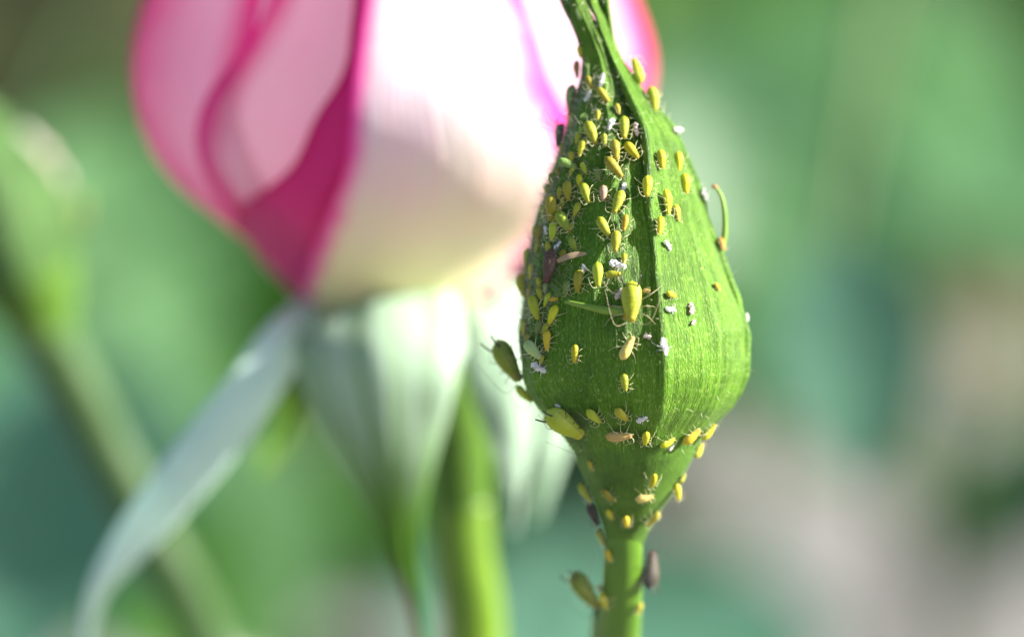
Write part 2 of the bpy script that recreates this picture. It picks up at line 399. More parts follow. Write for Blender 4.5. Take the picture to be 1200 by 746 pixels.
bud = thing('rose_bud', 'closed green rose bud covered in aphids, in sharp focus at centre right', 'rose bud', at(727, 1100, BUD_Y) * 1.0, 'rose buds')
bud.location = (at(729, 746, BUD_Y).x - 0.3, 4.4, GZ)
SEPALS = []
nu, nv = 45, 170
ys = [540 - (540 + 40) * (i / (nv - 1)) for i in range(nv)]
frames = [row_frame(PROFILE, y) for y in ys]
TIP = {0: (0.02, -0.02, .10), 1: (0.17, 0.05, .05), 2: (0.05, .15, .2), 3: (-.10, .10, .1), 4: (-0.05, -.05, .1)}
for q in range(NSEP):
    Vt = []; UVs = []
    over = 1.0
    for side in (0, 1):
        for i, y in enumerate(ys):
            c, rad, th, kk = frames[i]
            t = i / (nv - 1)
            neck = smooth(95, -40, y)
            for j in range(nu):
                u = j / (nu - 1)
                az = th + (q + u) * 2 * math.pi / NSEP
                # the left margin of each sepal lies over its neighbour's right margin
                az += (-0.05 * (1 - u) ** 3 + 0.03 * u ** 3)
                az += 0.06 * noise.noise(Vector((y * 0.012, (q + round(u)) % NSEP * 5.0, 2.0)))
                w = penta(az, th, kk)
                upw = smooth(380, 120, y); hol = smooth(230, 120, y) * smooth(40, 85, y)
                lip = (0.008 + (0.045 if q == 0 else 0.02) * upw) * math.exp(-((u - .04) / (0.05 + 0.09 * upw)) ** 2) - ((0.012 + 0.06 * upw + .18 * hol) if q == 4 else .02) * math.exp(-((1 - u) / (0.06 + .20 * upw)) ** 2)
                lip *= smooth(525, 470, y)
                lip *= 0.6 + 0.6 * abs(noise.noise(Vector((q * 3.1, y * 0.02, 1.7))))
                mid = 0.030 * math.exp(-((u - 0.5) / 0.035) ** 2) * smooth(470, 380, y)
                x_ = u * 14.0
                rib = 0.014 * noise.noise(Vector((x_ * 1.6 + q * 13, y * 0.006, 3.0))) + 0.008 * noise.noise(Vector((x_ * 4.5, y * 0.018, q * 7.0)))
                rib += 0.045 * upw * noise.noise(Vector((u * 7 + q * 5, y * 0.009, 4.0)))
                rib += 0.020 * noise.noise(Vector((u * 3 + q * 5, y * 0.025, 9.0)))
                r = rad * (w + lip + mid + rib * (1 + 0.8 * smooth(320, 150, y)) * smooth(-20, 120, y))
                p = c + dirn(az) * r
                if neck > 0:
                    ox, oy, oz = TIP[q]; p = p + Vector((ox, oy, oz)) * neck ** 2
                    p = p + dirn(az) * 0.03 * neck * noise.noise(Vector((q * 4, y * 0.05, u * 2)))
                p = p - dirn(az) * 0.03 * smooth(522, 540, y)
                if side: p = p - dirn(az) * min(0.035, rad * 0.3)
                Vt.append(p); UVs.append((u + q * 1.37, (505 - y) / 545 * 2.6))
    F = [f[::-1] for f in grid_faces(nv, nu)] + grid_faces(nv, nu, off=nv * nu)
    n0 = nv * nu
    for i in range(nv - 1):
        a, b = i * nu, (i + 1) * nu; F.append((a, b, b + n0, a + n0)[::-1])
        a, b = i * nu + nu - 1, (i + 1) * nu + nu - 1; F.append((a, b, b + n0, a + n0))
    for j in range(nu - 1):
        a, b = j, j + 1; F.append((a, b, b + n0, a + n0))
        a, b = (nv - 1) * nu + j, (nv - 1) * nu + j + 1; F.append((a, b, b + n0, a + n0)[::-1])
    SEPALS.append(obj('sepal', Vt, F, M['calyx'], bud, UVs))

# hip under the bud
n = 48; Vt = []; UVs = []
hys = [490 + (650 - 490) * i / 40 for i in range(41)]
for i, y in enumerate(hys):
    xl, xr = lerp_table(HIP, y); c = bud_at((xl + xr) / 2, y); r = (xr - xl) / 2 * scale_at(c)
    for j in range(n + 1):
        a = 2 * math.pi * j / n + math.pi
        rr = r * (1 + 0.02 * noise.noise(Vector((math.cos(a) * 2, math.sin(a) * 2, y * 0.03))))
        Vt.append(c + dirn(a) * rr); UVs.append((j / n * 3, i / 40))
hip = obj('hip', Vt, [f[::-1] for f in grid_faces(41, n + 1)], M['hip'], bud, UVs)
# stem down to the soil
s0 = bud_at(733, 590)
ctrl = [s0, bud_at(731, 640), bud_at(728, 700), bud_at(723, 760), bud_at(712, 850), at(640, 2000, 4.0), Vector((bud.location.x, bud.location.y, GZ + 1.0)), Vector((bud.location.x, bud.location.y, GZ - 3))]
pts = spline(ctrl, 10)
rad0 = 22 * scale_at(s0)
stem = obj('stem', *tube_data(pts, [rad0 * (0.9 + 0.1 * min(1, i / 10) + 0.8 * (i / len(pts)) ** 1.5) for i in range(len(pts))], 24, wob=0.05)[:2], M['stem'], bud)

# slender lobes on the sepal margins
def lobe(ctrl, r0, r1, mat, parent, flat=1.0):
    p = spline(ctrl, 7); m = len(p)
    V, F, U = tube_data(p, [r0 + (r1 - r0) * (i / (m - 1)) ** 1.2 for i in range(m)], 8)
    return obj('sepal_lobe', V, F, mat, parent)

# hairs
def surface_samples(o, count, rng, zmin=None):
    me = o.data; me.calc_loop_triangles(); mw = parent_matrix(o)
    tris = [t for t in me.loop_triangles]
    ar = np.array([t.area for t in tris]); cum = np.cumsum(ar / ar.sum()); out = []
    for _ in range(count):
        t = tris[int(np.searchsorted(cum, rng.random()))]
        a, b = rng.random(), rng.random()
        if a + b > 1: a, b = 1 - a, 1 - b
        v = [me.vertices[i].co for i in t.vertices]; nn = t.normal
        out.append((v[0] + (v[1] - v[0]) * a + (v[2] - v[0]) * b, nn.copy()))
    return out

def add_hairs(root, o, count, lmin, lmax, rad, rng, axisf, mat, tipmat=None, cond=None, seg=2):
    V = []; F = []
    for p, nn in surface_samples(o, count, rng):
        c = axisf(p)
        if (p - c).dot(nn) <= 0: continue
        if cond and rng.random() > cond(p, nn): continue
        d = (nn + Vector((rng.uniform(-.6, .6), rng.uniform(-.6, .6), rng.uniform(-.3, .9)))).normalized()
        L = rng.uniform(lmin, lmax); s = d.cross(Vector((0.3, 0.2, 1))).normalized(); b = d.cross(s)
        k0 = len(V)
        bend = Vector((rng.uniform(-.3, .3), rng.uniform(-.3, .3), rng.uniform(-.3, .3))) * L
        for h, rr in (((0, rad), (0.55, rad * 0.7), (1.0, rad * 0.25)) if seg == 2 else ((0, rad), (1.0, rad * .3))):
            cc = p + d * L * h + bend * h * h
            for a in range(3):
                an = a * 2.094; V.append(cc + (s * math.cos(an) + b * math.sin(an)) * rr)
        for r_ in range(seg):
            for a in range(3):
                i0 = k0 + r_ * 3 + a; i1 = k0 + r_ * 3 + (a + 1) % 3; F.append((i0, i1, i1 + 3, i0 + 3))
    h = obj('fine_hair', V, F, mat, root, smoothed=False); h['kind'] = 'stuff'; return h

def bud_axis(p):
    c0 = bud_at(742, 300); d = p - c0; return c0 + UP * d.dot(UP)
rng = random.Random(5)
def hair_cond(p, nn):
    return 0.15 + 0.85 * smooth(50.2, 51.8, p.z)
def down_cond(p, nn):
    return 0.25 + 0.75 * smooth(49.9, 51.5, p.z)
def gland_glint_dots(o, count, rng, mat='dot', name='gland_glint_dots', cond=None):
    V = []; F = []
    for p, nn in surface_samples(o, count, rng):
        if (p - bud_axis(p)).dot(nn) <= 0 or (cond and rng.random() > cond(p, nn)): continue
        r = 0.0035 + 0.0055 * rng.random() ** 3; k0 = len(V); p = p + nn * r * .6
        V += [p + Vector(d) * r for d in ((1, 0, 0), (-1, 0, 0), (0, 1, 0), (0, -1, 0), (0, 0, 1.2), (0, 0, -1.2))]
        F += [tuple(k0 + i for i in f) for f in ((0, 2, 4), (2, 1, 4), (1, 3, 4), (3, 0, 4), (2, 0, 5), (1, 2, 5), (3, 1, 5), (0, 3, 5))]
    h = obj(name, V, F, M[mat], o); h['kind'] = 'stuff'
for q in range(NSEP):
    add_hairs(SEPALS[q], SEPALS[q], 15000 if q in (0, 4) else 5000, 0.006, 0.022, 0.0016, rng, bud_axis, M['hair'], cond=down_cond, seg=1)
    add_hairs(SEPALS[q], SEPALS[q], 3200, 0.02, 0.075, 0.0017, rng, bud_axis, M['hair'], cond=hair_cond)
    gland_glint_dots(SEPALS[q], 420, rng)  # pale gland beads, their colour painting in the sparkle of tiny glints
lobe([bud_at(844, 299), bud_at(849, 275), bud_at(849, 250), bud_at(845, 230), bud_at(838, 219)], 0.020, 0.010, M['lobe'], SEPALS[0])
lobe([bud_at(840, 221), bud_at(837, 218), bud_at(834, 220)], 0.013, 0.009, M['lobe_tip'], SEPALS[0])

def fluff_cond(p, nn):
    px = 600 + (p - CAM).dot(RIGHT) / (p - CAM).dot(FWD) * FPX; py = 373 - (p - CAM).dot(UP) / (p - CAM).dot(FWD) * FPX
    e = lerp_table(PROFILE, py)[0]
    return smooth(70, 15, px - e) * smooth(80, 120, py) * smooth(460, 350, py)
for q in (3, 4):
    add_hairs(SEPALS[q], SEPALS[q], 9000, 0.03, 0.11, 0.0012, rng, bud_axis, M['fluff'], cond=fluff_cond)
    gland_glint_dots(SEPALS[q], 2500, rng, 'leg_dark', 'dirt_specks', fluff_cond)
# surface finder for everything that sits on this plant
bverts = []; bfaces = []
for o in SEPALS + [hip, stem]:
    k0 = len(bverts); bverts += [v.co.copy() for v in o.data.vertices]
    bfaces += [tuple(i + k0 for i in p.vertices) for p in o.data.polygons]
BVH = BVHTree.FromPolygons(bverts, bfaces)

def on_bud(px, py):
    d = ray(px, py).normalized()
    h = BVH.ray_cast(CAM, d)
    if h[0] is not None:
        nn = h[1]
        if nn.dot(d) > 0: nn = -nn
        return h[0], nn
    q = bud_at(px, py); h = BVH.find_nearest(q); p = h[0]; out = q - p
    nn = (out.normalized() + Vector((0, -0.5, 0))).normalized()
    return p, nn

lobe([on_bud(741, 362)[0] + Vector((0, -.02, 0)), on_bud(715, 362)[0] + Vector((0, -.05, 0)), on_bud(690, 357)[0] + Vector((0, -.06, 0)), on_bud(662, 350)[0] + Vector((0, -.07, 0))], 0.030, 0.010, M['lobe'], SEPALS[4])

# ------------------------------------------------------------------ aphids
BODY = [(-.5, .008), (-.485, .020), (-.465, .030), (-.45, .068), (-.42, .122), (-.37, .172), (-.30, .206), (-.20, .224), (-.08, .222), (.04, .206), (.14, .184), (.23, .160),
        (.31, .136), (.36, .122), (.385, .124), (.41, .122), (.445, .106), (.472, .082), (.490, .050), (.5, .012)]
def body_mesh(name, fat=1.0, seed=0, shrivel=0.0):
    V = []; F = []; n = 18; U = []
    xs = np.linspace(-.5, .5, 40)
    for i, x in enumerate(xs):
        w = float(np.interp(x, [b[0] for b in BODY], [b[1] for b in BODY])) * fat
        seg = 1 + 0.004 * math.sin(x * 62) * (1 if -.4 < x < .38 else 0)
        arch = 0.03 * (1 - (x * 2) ** 2)
        for j in range(n):
            a = 2 * math.pi * j / n
            y = math.sin(a) * w * seg; z = math.cos(a) * w * seg * (0.92 if math.cos(a) > 0 else 0.72) + arch
            p = Vector((x, y, z))
            if shrivel: p += Vector((0, noise.noise(p * 7 + Vector((seed, 0, 0))), noise.noise(p * 9 + Vector((0, seed, 0))))) * shrivel * min(1, w * 8)
            else: p += Vector((0, 0, 0.012 * noise.noise(p * 6 + Vector((seed, 0, 0)))))
            V.append(tuple(p))
    F = [f for f in grid_faces(len(xs), n, True)]
    F.append(tuple(range(n))); F.append(tuple(range((len(xs) - 1) * n, len(xs) * n))[::-1])
    me = bpy.data.meshes.new(name); me.from_pydata(V, [], [f[::-1] for f in F]); me.polygons.foreach_set('use_smooth', [True] * len(F)); me.materials.append(M['yellow']); me.update()
    return me

def tube_mesh(name, pts, radii, n=5, m=4):
    p = spline(pts, m); k = len(p); rr = list(np.interp(np.linspace(0, 1, k), np.linspace(0, 1, len(radii)), radii))
    V, F, U = tube_data(p, rr, n)
    me = bpy.data.meshes.new(name); me.from_pydata([tuple(v) for v in V], [], F); me.polygons.foreach_set('use_smooth', [True] * len(F)); me.materials.append(M['leg_pale']); me.update()
    return me

FLOOR = -0.20
def leg_set(seed, long=1.0, thick=1.0):
    r = random.Random(seed); out = []
    for s in (-1, 1):
        for kx, (hx, fx, ln) in enumerate(((.27, .42, .30), (.16, .10, .30), (.05, -.34, .38))):
            ln *= long * r.uniform(.85, 1.15); fx = hx + (fx - hx) * long * r.uniform(.7, 1.2)
            hip_ = Vector((hx, s * .10, -.05)); knee = Vector((hx + (fx - hx) * .45, s * (.12 + ln * .62), .06 + .04 * r.random()))
            foot = Vector((fx, s * (.12 + ln), FLOOR)); toe = foot + Vector((.03 if kx < 2 else -.05, s * .03, .0))
            mid = (hip_ + knee) / 2 + Vector((0, 0, .03)); shin = (knee + foot) / 2 + Vector((0, s * .015, 0))
            out.append(tube_mesh('leg', [hip_, mid, knee, shin, foot, toe], [.015 * thick, .015 * thick, .010 * thick, .007 * thick, .006 * thick, .005 * thick], 5, 3))
    return out

def antenna_set(seed, length=0.8, thick=1.0):
    r = random.Random(seed + 77); out = []
    for s in (-1, 1):
        a0 = Vector((.46, s * .06, .04)); sp = r.uniform(.5, 1.1)
        p1 = a0 + Vector((.07, s * .06, .05)); p2 = p1 + Vector((-.10 + .2 * r.random(), s * .16 * sp, .06)) * length * 1.3
        p3 = p2 + Vector((-.34, s * .14 * sp, .01 + .05 * r.random())) * length * 1.2
        out.append(tube_mesh('antenna', [a0, p1, p2, p3], [.014 * thick, .010 * thick, .008 * thick, .005 * thick], 5, 4))
    return out

def cornicle_set():
    return [tube_mesh('cornicle', [Vector((-.27, s * .13, .12)), Vector((-.40, s * .18, .20)), Vector((-.58, s * .23, .25))], [.024, .020, .017], 7, 3) for s in (-1, 1)]
def eye_mesh():
    V = []; F = []
    for s in (-1, 1):
        pass
    out = []
    for s in (-1, 1):
        vs = []; 
        for i in range(7):
            ph = math.pi * i / 6
            for j in range(8):
                a = 2 * math.pi * j / 8
                vs.append((.41 + .020 * math.sin(ph) * math.cos(a), s * .118 + .020 * math.sin(ph) * math.sin(a), .045 + .020 * math.cos(ph)))
        me = bpy.data.meshes.new('eye'); me.from_pydata(vs, [], grid_faces(7, 8, True)); me.materials.append(M['eye']); me.update(); out.append(me)
    return out

BM = [body_mesh('aphid_body', f, i) for i, f in enumerate((1.0, 1.08, .92, 1.03))]
BIG = body_mesh('aphid_body', 1.12, 9)
LEGS = [leg_set(i, 1.0, 1.1) for i in range(5)]; LEGS_BIG = [leg_set(20 + i, 1.45, .75) for i in range(3)]
ANT = [antenna_set(i, .8) for i in range(4)]; ANT_BIG = [antenna_set(30 + i, 1.9, .7) for i in range(3)]
CORN = cornicle_set(); EYES = eye_mesh()

def part(name, me, parent, mat):
    o = bpy.data.objects.new(name, me); COL.objects.link(o); o.parent = parent
    o.material_slots[0].link = 'OBJECT'; o.material_slots[0].material = mat
    return o

def seat(root, px, py, L, ang, lift=0.20, surf=on_bud, pitch=0.0):
    p, nn = surf(px, py)
    d = RIGHT * math.cos(R(ang)) + UP * math.sin(R(ang))
    x = d - nn * d.dot(nn)
    # seen end-on the body would look too short: let the long axis keep some of its picture direction
    if x.length < 0.45: x = d - nn * d.dot(nn) * 0.6
    x.normalize(); y = nn.cross(x).normalized(); z = x.cross(y).normalized()
    s = L * scale_at(p) * 1.06
    m = Matrix((x, y, z)).transposed().to_4x4()
    if pitch: m = m @ Matrix.Rotation(R(pitch), 4, 'Y')
    root.matrix_basis = Matrix.Translation(p + nn * lift * s) @ m @ Matrix.Scale(s, 4)

COUNT = [0]
def aphid(px, py, L, ang, col, label, group='aphids on the bud', big=False, legs=None, surf=on_bud, lift=0.20, name='aphid', antm=None, cat='aphid', pitch=0.0, fat=1.0):
    i = COUNT[0]; COUNT[0] += 1
    root = thing(name, label, cat, (0, 0, 0), group); seat(root, px, py, L, ang, lift, surf, pitch)
    bo = part('body', BIG if big else BM[i % 4], root, M[col]); bo.scale = (1, fat * .94, 1 + (fat - 1) * .6)
    lm = M[legs or ('leg_tan' if big else 'leg_pale')]; am = M[antm] if antm else (M['leg_dark'] if big else lm)
    for me in (LEGS_BIG[i % 3] if big else LEGS[i % 5]): part('leg', me, root, lm)
    if px < 645 and not big: am = M['leg_dark']
    for me in (ANT_BIG[i % 3] if big or px < 645 else ANT[i % 4]): part('antenna', me, root, am)
    if big:
        for me in CORN: part('cornicle', me, root, M['leg_dark'])
        for me in EYES: part('eye', me, root, M['eye'])
    return root

D = -90
for a in [
 # x, y, length, heading, colour, label
 (681, 81, 21, -50, 'rust', 'rusty orange aphid nymph jutting from the left edge of the bud neck'),
 (682, 60, 15, D, 'yellow', 'tiny yellow aphid nymph, topmost on the left edge of the bud neck'),
 (690, 98, 18, -70, 'olive', 'olive yellow aphid nymph just below the rusty orange nymph on the neck'),
 (670, 113, 29, -62, 'jade', 'grey green aphid with spread legs sticking out left of the bud neck'),
 (706, 113, 22, -55, 'olive', 'dark olive aphid in the shaded hollow of the bud neck'),
 (722, 129, 14, D, 'olive', 'tiny olive aphid nymph in the dark groove below the bud neck'),
 (731, 152, 29, D, 'lime', 'yellow green aphid hanging head down in the dark groove near the top'),
 (692, 158, 30, -72, 'lime', 'yellow green aphid above the small amber nymph on the upper left sepal'),
 (755, 77, 32, 88, 'lime', 'pale green aphid standing upright on the right edge of the neck, topmost there'),
 (767, 114, 30, D, 'lime', 'yellow aphid with pale rim on the right edge just below the upright pale one'),
 (685, 175, 22, D, 'yellow', 'small amber aphid nymph directly below the upper left yellow green aphid'),
 (719, 177, 25, D, 'olive', 'olive yellow aphid in shade, left of a bright yellow tilted nymph'),
 (741, 179, 26, -55, 'yellow', 'bright yellow tilted aphid nymph just left of the sunlit seam'),
 (773, 188, 23, D, 'yellow', 'bright yellow aphid nymph right at the start of the sunlit seam'),
 (718, 198, 31, -52, 'olive', 'plump green olive aphid lying diagonally in the upper shaded sepal'),
 (651, 213, 22, -65, 'green', 'small green aphid on the left outline below the dark winged aphid'),
 (667, 225, 25, -80, 'olive', 'olive aphid nymph close beside the left outline, right of the small green one'),
 (679, 212, 15, D, 'yellow', 'tiny yellow aphid nymph above a light green aphid on the left sepal'),
 (688, 228, 28, -68, 'lime', 'light green aphid below a tiny yellow nymph on the left sepal'),
 (707, 228, 20, D, 'pinkish', 'pinkish brown aphid nymph in the middle of the shaded sepal'),
 (726, 239, 30, -105, 'lime', 'yellow green aphid with a white shed skin at its tail'),
 (758, 220, 26, -95, 'yellow', 'bright yellow aphid in the shade, left of a similar yellow aphid on the seam'),
 (775.5, 237, 29, D, 'yellow', 'bright yellow aphid sitting on the sunlit seam below the first seam nymph'),
 (645.5, 244, 30, D, 'olive', 'slim olive yellow aphid hugging the left outline at mid height'),
 (794, 190, 23, D, 'yellow', 'yellow aphid nymph high on the sunlit sepal, upper of two in line'),
 (801, 216, 24, D, 'yellow', 'yellow aphid nymph high on the sunlit sepal, lower of two in line'),
 (789, 250, 20, -100, 'orange', 'orange pink aphid nymph on the sunlit sepal beside the seam'),
 (636, 275, 21, D, 'olive', 'olive yellow nymph on the left outline above the brown winged aphid'),
 (651, 272, 24, D, 'lime', 'green yellow aphid just left of a pale rimmed green aphid'),
 (662, 261, 29, -55, 'green', 'green aphid with pale rim lying diagonally on the left sepal'),
 (622, 302, 22, D, 'lime', 'light green aphid on the left outline beside the brown winged aphid'),
 (626, 319, 18, D, 'yellow', 'short yellow aphid nymph tucked under the legs of the brown winged aphid'),
 (708, 267, 27, -60, 'lime', 'yellow green aphid leaning down right in the middle of the shaded sepal'),
 (615, 334, 27, -58, 'yellow', 'yellow aphid poking out of the left outline below the brown winged aphid'),
 (640, 338, 13, D, 'mint', 'tiny round pale green nymph below the brown winged aphid'),
 (681, 330, 27, D, 'olive', 'olive green aphid left of a bright yellow green one with white fleck between'),
 (699, 322, 29, D, 'lime', 'bright yellow green aphid in the centre of the shaded sepal'),
 (719.5, 322, 19, 0, 'olive', 'olive aphid nymph lying sideways under the large white shed skin'),
 (732, 262, 20, -100, 'orange', 'amber aphid nymph, right upper one of the trio in the shade'),
 (723, 284, 26, D, 'olive', 'olive yellow aphid, lowest of the trio in the middle of the shade'),
 (770, 265, 23, -112, 'yellow', 'yellow aphid with narrow tail on the seam, lowest of the seam row'),
 (732, 304, 14, D, 'yellow', 'tiny round yellow nymph touching the large white shed skin'),
 (629, 361, 30, -68, 'lime', 'long light green aphid on the lower left outline above the pale green one'),
 (650, 351, 13, 0, 'orange', 'tiny orange pink nymph at the tip of the green sepal lobe'),
 (651, 369, 24, -120, 'yellow', 'yellow aphid with dark specks below the tiny orange nymph'),
 (618, 384, 17, D, 'yellow', 'short yellow aphid nymph at the left outline above the largest green aphid'),
 (645, 399, 24, -85, 'orange', 'amber yellow aphid nymph alone on the lower left sepal'),
 (633, 383, 19, -105, 'jade', 'dark green slim nymph between two amber aphids on the lower left sepal'),
 (676.6, 414, 22, D, 'yellow', 'yellow nymph with pale feelers alone on the lower shaded sepal'),
 (628, 410, 29, -38, 'mint', 'pale mint green aphid beside the large green aphid on the left outline'),
 (617, 459, 27, -25, 'lime', 'yellow green aphid seen edge on under the bulge of the bud'),
 (784, 346, 16, 0, 'yellow', 'small yellow nymph lying sideways right of the large central green aphid'),
 (732, 369, 10, D, 'orange', 'tiny orange nymph at the left flank of the large central green aphid'),
 (758, 341, 10, 0, 'tan', 'tiny peach nymph at the right flank of the large central green aphid'),
 (735, 408, 30, 62, 'tan', 'honey coloured aphid heading up right below the large central green aphid'),
 (733.6, 446, 21, D, 'lime', 'small yellow green nymph alone below the honey coloured aphid'),
 (696, 484, 24, -58, 'lime', 'green yellow aphid right next to the large yellow green aphid low on the bud'),
 (727.6, 482, 23, -60, 'olive', 'olive yellow nymph left of the bright white star of shed skin'),
 (726, 506, 31, 14, 'tan', 'long tan aphid lying almost level on the lower rim of the bud'),
 (756, 510, 20, D, 'yellow', 'bright yellow round nymph with pale legs at the base of the bud'),
 (780, 516, 19, 18, 'yellow', 'bright yellow nymph lying sideways at the base of the bud'),
 (807, 508, 25, 38, 'orange', 'amber aphid under the right bulge of the bud, left of two'),
 (826, 503, 24, 62, 'yellow', 'yellow aphid under the right bulge of the bud, rightmost there'),
 (817, 527, 19, 50, 'yellow', 'yellow nymph on the right side of the hip below the amber pair'),
 (646, 491, 17, -40, 'lime', 'small green nymph tucked left of the large yellow green aphid'),
 (655, 500, 15, 0, 'lime', 'small yellow green nymph under the belly of the large yellow green aphid'),
 (764, 560, 20, D, 'yellow', 'yellow nymph standing upright in the middle of the hip'),
 (754, 580, 21, 4, 'tan', 'tan orange nymph lying level across the hip'),
 (790, 573, 21, -60, 'yellow', 'pale yellow aphid on the right outline of the hip'),
 (797, 559, 13, 60, 'lime', 'tiny green yellow nymph on the right outline of the hip, above the pale yellow one'),
 (690, 574, 26, -45, 'lime', 'yellow green aphid on the left outline of the hip'),
 (714, 577, 19, -60, 'olive', 'dull olive nymph on the left half of the hip'),
 (716, 600, 15, D, 'yellow', 'small yellow nymph where the hip narrows, left of three'),
 (734, 608, 17, D, 'orange', 'small amber nymph where the hip narrows, middle of three'),
 (762, 604, 23, -115, 'olive', 'olive yellow aphid where the hip narrows, right of three'),
 (694, 543, 14, D, 'olive', 'faint olive nymph near the upper left of the hip'),
 (715, 649, 15, D, 'orange', 'small amber nymph high on the left of the stem'),
 (711, 701, 21, -80, 'yellow', 'yellow nymph low on the left of the stem'),
 (699, 688, 13, 0, 'tan', 'tiny peach nymph between the stem and the green aphid jutting out'),
 (746, 711, 15, D, 'yellow', 'small yellow nymph low on the right of the stem'),
 (704, 629, 20, -40, 'olive', 'olive brown nymph jutting from the left where stem meets hip'),
 (657, 250, 20, -75, 'olive', 'olive nymph squeezed between the slim outline aphid and the pale rimmed green one'),
 (634, 345, 17, -70, 'olive', 'small olive nymph just right of the yellow aphid poking out at the left'),
 (673, 287, 19, -60, 'green', 'dull green nymph right of the brown winged aphid and its white fleck'),
 (700, 205, 18, -80, 'jade', 'dark green nymph left of the plump diagonal aphid in the upper shade'),
 (668, 338, 20, -95, 'jade', 'dark green nymph right of the tiny round pale nymph'),
 (641, 224, 20, -75, 'olive', 'olive nymph on the left outline just under the small green aphid'),
 (843, 287, 16, D, 'rust', 'rusty nymph on the right outline beside the curled green sepal lobe'),
 (838, 337, 13, 0, 'orange', 'tiny orange nymph on the sunlit sepal near the right outline'),
]:
    aphid(*a)
for k_, (x_, y_, w_) in enumerate([
 (665, 128, 'just below the grey green aphid with spread legs'), (673, 141, 'above and left of the yellow green aphid on the upper left sepal'),
 (662, 176, 'just below the dark winged aphid'), (677, 163, 'left of the small amber nymph at the upper left'),
 (656, 204, 'just above the small green aphid on the left outline'), (672, 201, 'just below the dull green aphid with black legs'),
 (661, 237, 'below the olive nymph beside the left outline'), (677, 246, 'below the light green aphid of the left sepal'),
 (650, 259, 'just above the green yellow aphid beside the pale rimmed one'), (633, 290, 'between the two outline nymphs above the brown winged aphid'),
 (643, 291, 'directly above the brown winged aphid'), (629, 270, 'outermost left of the olive outline nymph at mid height'),
 (633, 331, 'left of the tiny round pale green nymph'), (644, 352, 'left of the tiny orange pink nymph'),
 (624, 344, 'under the yellow aphid poking out of the outline'), (641, 386, 'just above the amber nymph of the lower left sepal'),
 (622, 398, 'just above the pale mint green aphid'), (637, 421, 'right of the whitish grey shed skin'),
 (700, 136, 'left of the white skin in the dark groove'), (711, 166, 'above the olive yellow aphid in the upper shade'),
 (668, 186, 'right beside the dull green aphid with black legs'), (684, 198, 'below the small amber nymph at the upper left'),
 (656, 226, 'left of the olive nymph beside the left outline'), (640, 248, 'left of the slim olive outline aphid'),
 (668, 268, 'below the pale rimmed green aphid'), (620, 318, 'outside the short yellow nymph under the brown aphid'),
 (660, 300, 'under the folded wing of the brown winged aphid')]):
    aphid(x_, y_, 13 + (k_ * 5) % 6, -60 - (k_ * 37) % 70, ('olive', 'lime')[k_ % 2], 'small yellowish nymph ' + w_)
aphid(598, 420, 54, -52, 'green', 'largest green aphid with black rear tubes jutting out of the left outline', big=True, legs='leg_dark', lift=.30, pitch=14)
aphid(741, 355, 48, D, 'lime', 'large pale green aphid with long tan legs in the centre of the bud', big=True, lift=.22, antm='leg_tan')
aphid(668, 487, 50, -40, 'lime', 'large plump yellow green aphid at the lower left rim of the bud', big=True, fat=1.22, legs='leg_dark', lift=.22)
aphid(677, 687, 48, -55, 'green', 'large blurred green aphid jutting out from the left of the stem', big=True, lift=.42, pitch=25)
aphid(695, 602, 28, D, 'dark', 'dark brown aphid on the left outline where the hip narrows', legs='leg_dark')
aphid(764, 667, 44, 85, 'dark', 'dark brown dead aphid hanging on the right side of the stem', legs='leg_dark', big=True)

# winged aphids
def wing_strip(root, ctrl, widths, mat, face, vein=True):
    P = spline(ctrl, 6); k = len(P); ws = np.interp(np.linspace(0, 1, k), np.linspace(0, 1, len(widths)), widths); V = []
    for i, p in enumerate(P):
        t = (P[min(i + 1, k - 1)] - P[max(i - 1, 0)]).normalized(); sv = t.cross(face).normalized(); nn = sv.cross(t)
        for u in (-1, -.5, 0, .5, 1): V.append(p + sv * u * ws[i] + nn * .15 * ws[i] * (1 - u * u))
    w = obj('wing', V, grid_faces(k, 5), M[mat], root)
    if vein:
        e = [V[i * 5] for i in range(k)]; m = [V[i * 5 + 2] for i in range(k)]
        for pts in (e, m):
            Vv, Ff, _ = tube_data(pts, [.0013] * k, 5); obj('wing_vein', Vv, Ff, M['leg_tan'], w)
wd = aphid(659, 158, 28, -58, 'dark_green', 'dark winged aphid with black legs on the upper left outline', big=True, legs='leg_dark', lift=.25, fat=.85)
y0 = on_bud(657, 155)[0].y - .06
wing_strip(wd, [at(656, 157, y0), at(643, 147, y0), at(630, 139, y0 - .02), at(621, 134, y0 - .03)], [.006, .030, .038, .008], 'wing', Vector((.2, -1, .3)))
wing_strip(wd, [at(656, 156, y0), at(648, 144, y0 + .03), at(641, 134, y0 + .05), at(637, 127, y0 + .06)], [.006, .026, .030, .008], 'wing', Vector((.2, -1, .3)))
wb = aphid(648, 312, 40, -100, 'brown', 'brown winged aphid with spread legs on the left side of the bud', big=True, legs='leg_dark', lift=.24, fat=.8)
y1 = on_bud(668, 303)[0].y - .07
wing_strip(wb, [at(653, 306, y1 + .02), at(664, 301, y1), at(676, 298, y1), at(687, 297, y1)], [.010, .016, .016, .006], 'wing_rolled', Vector((0, -1, .3)), False)
aphid(664, 193, 24, -20, 'jade', 'dull green aphid with black legs just under the dark winged aphid', legs='leg_dark')

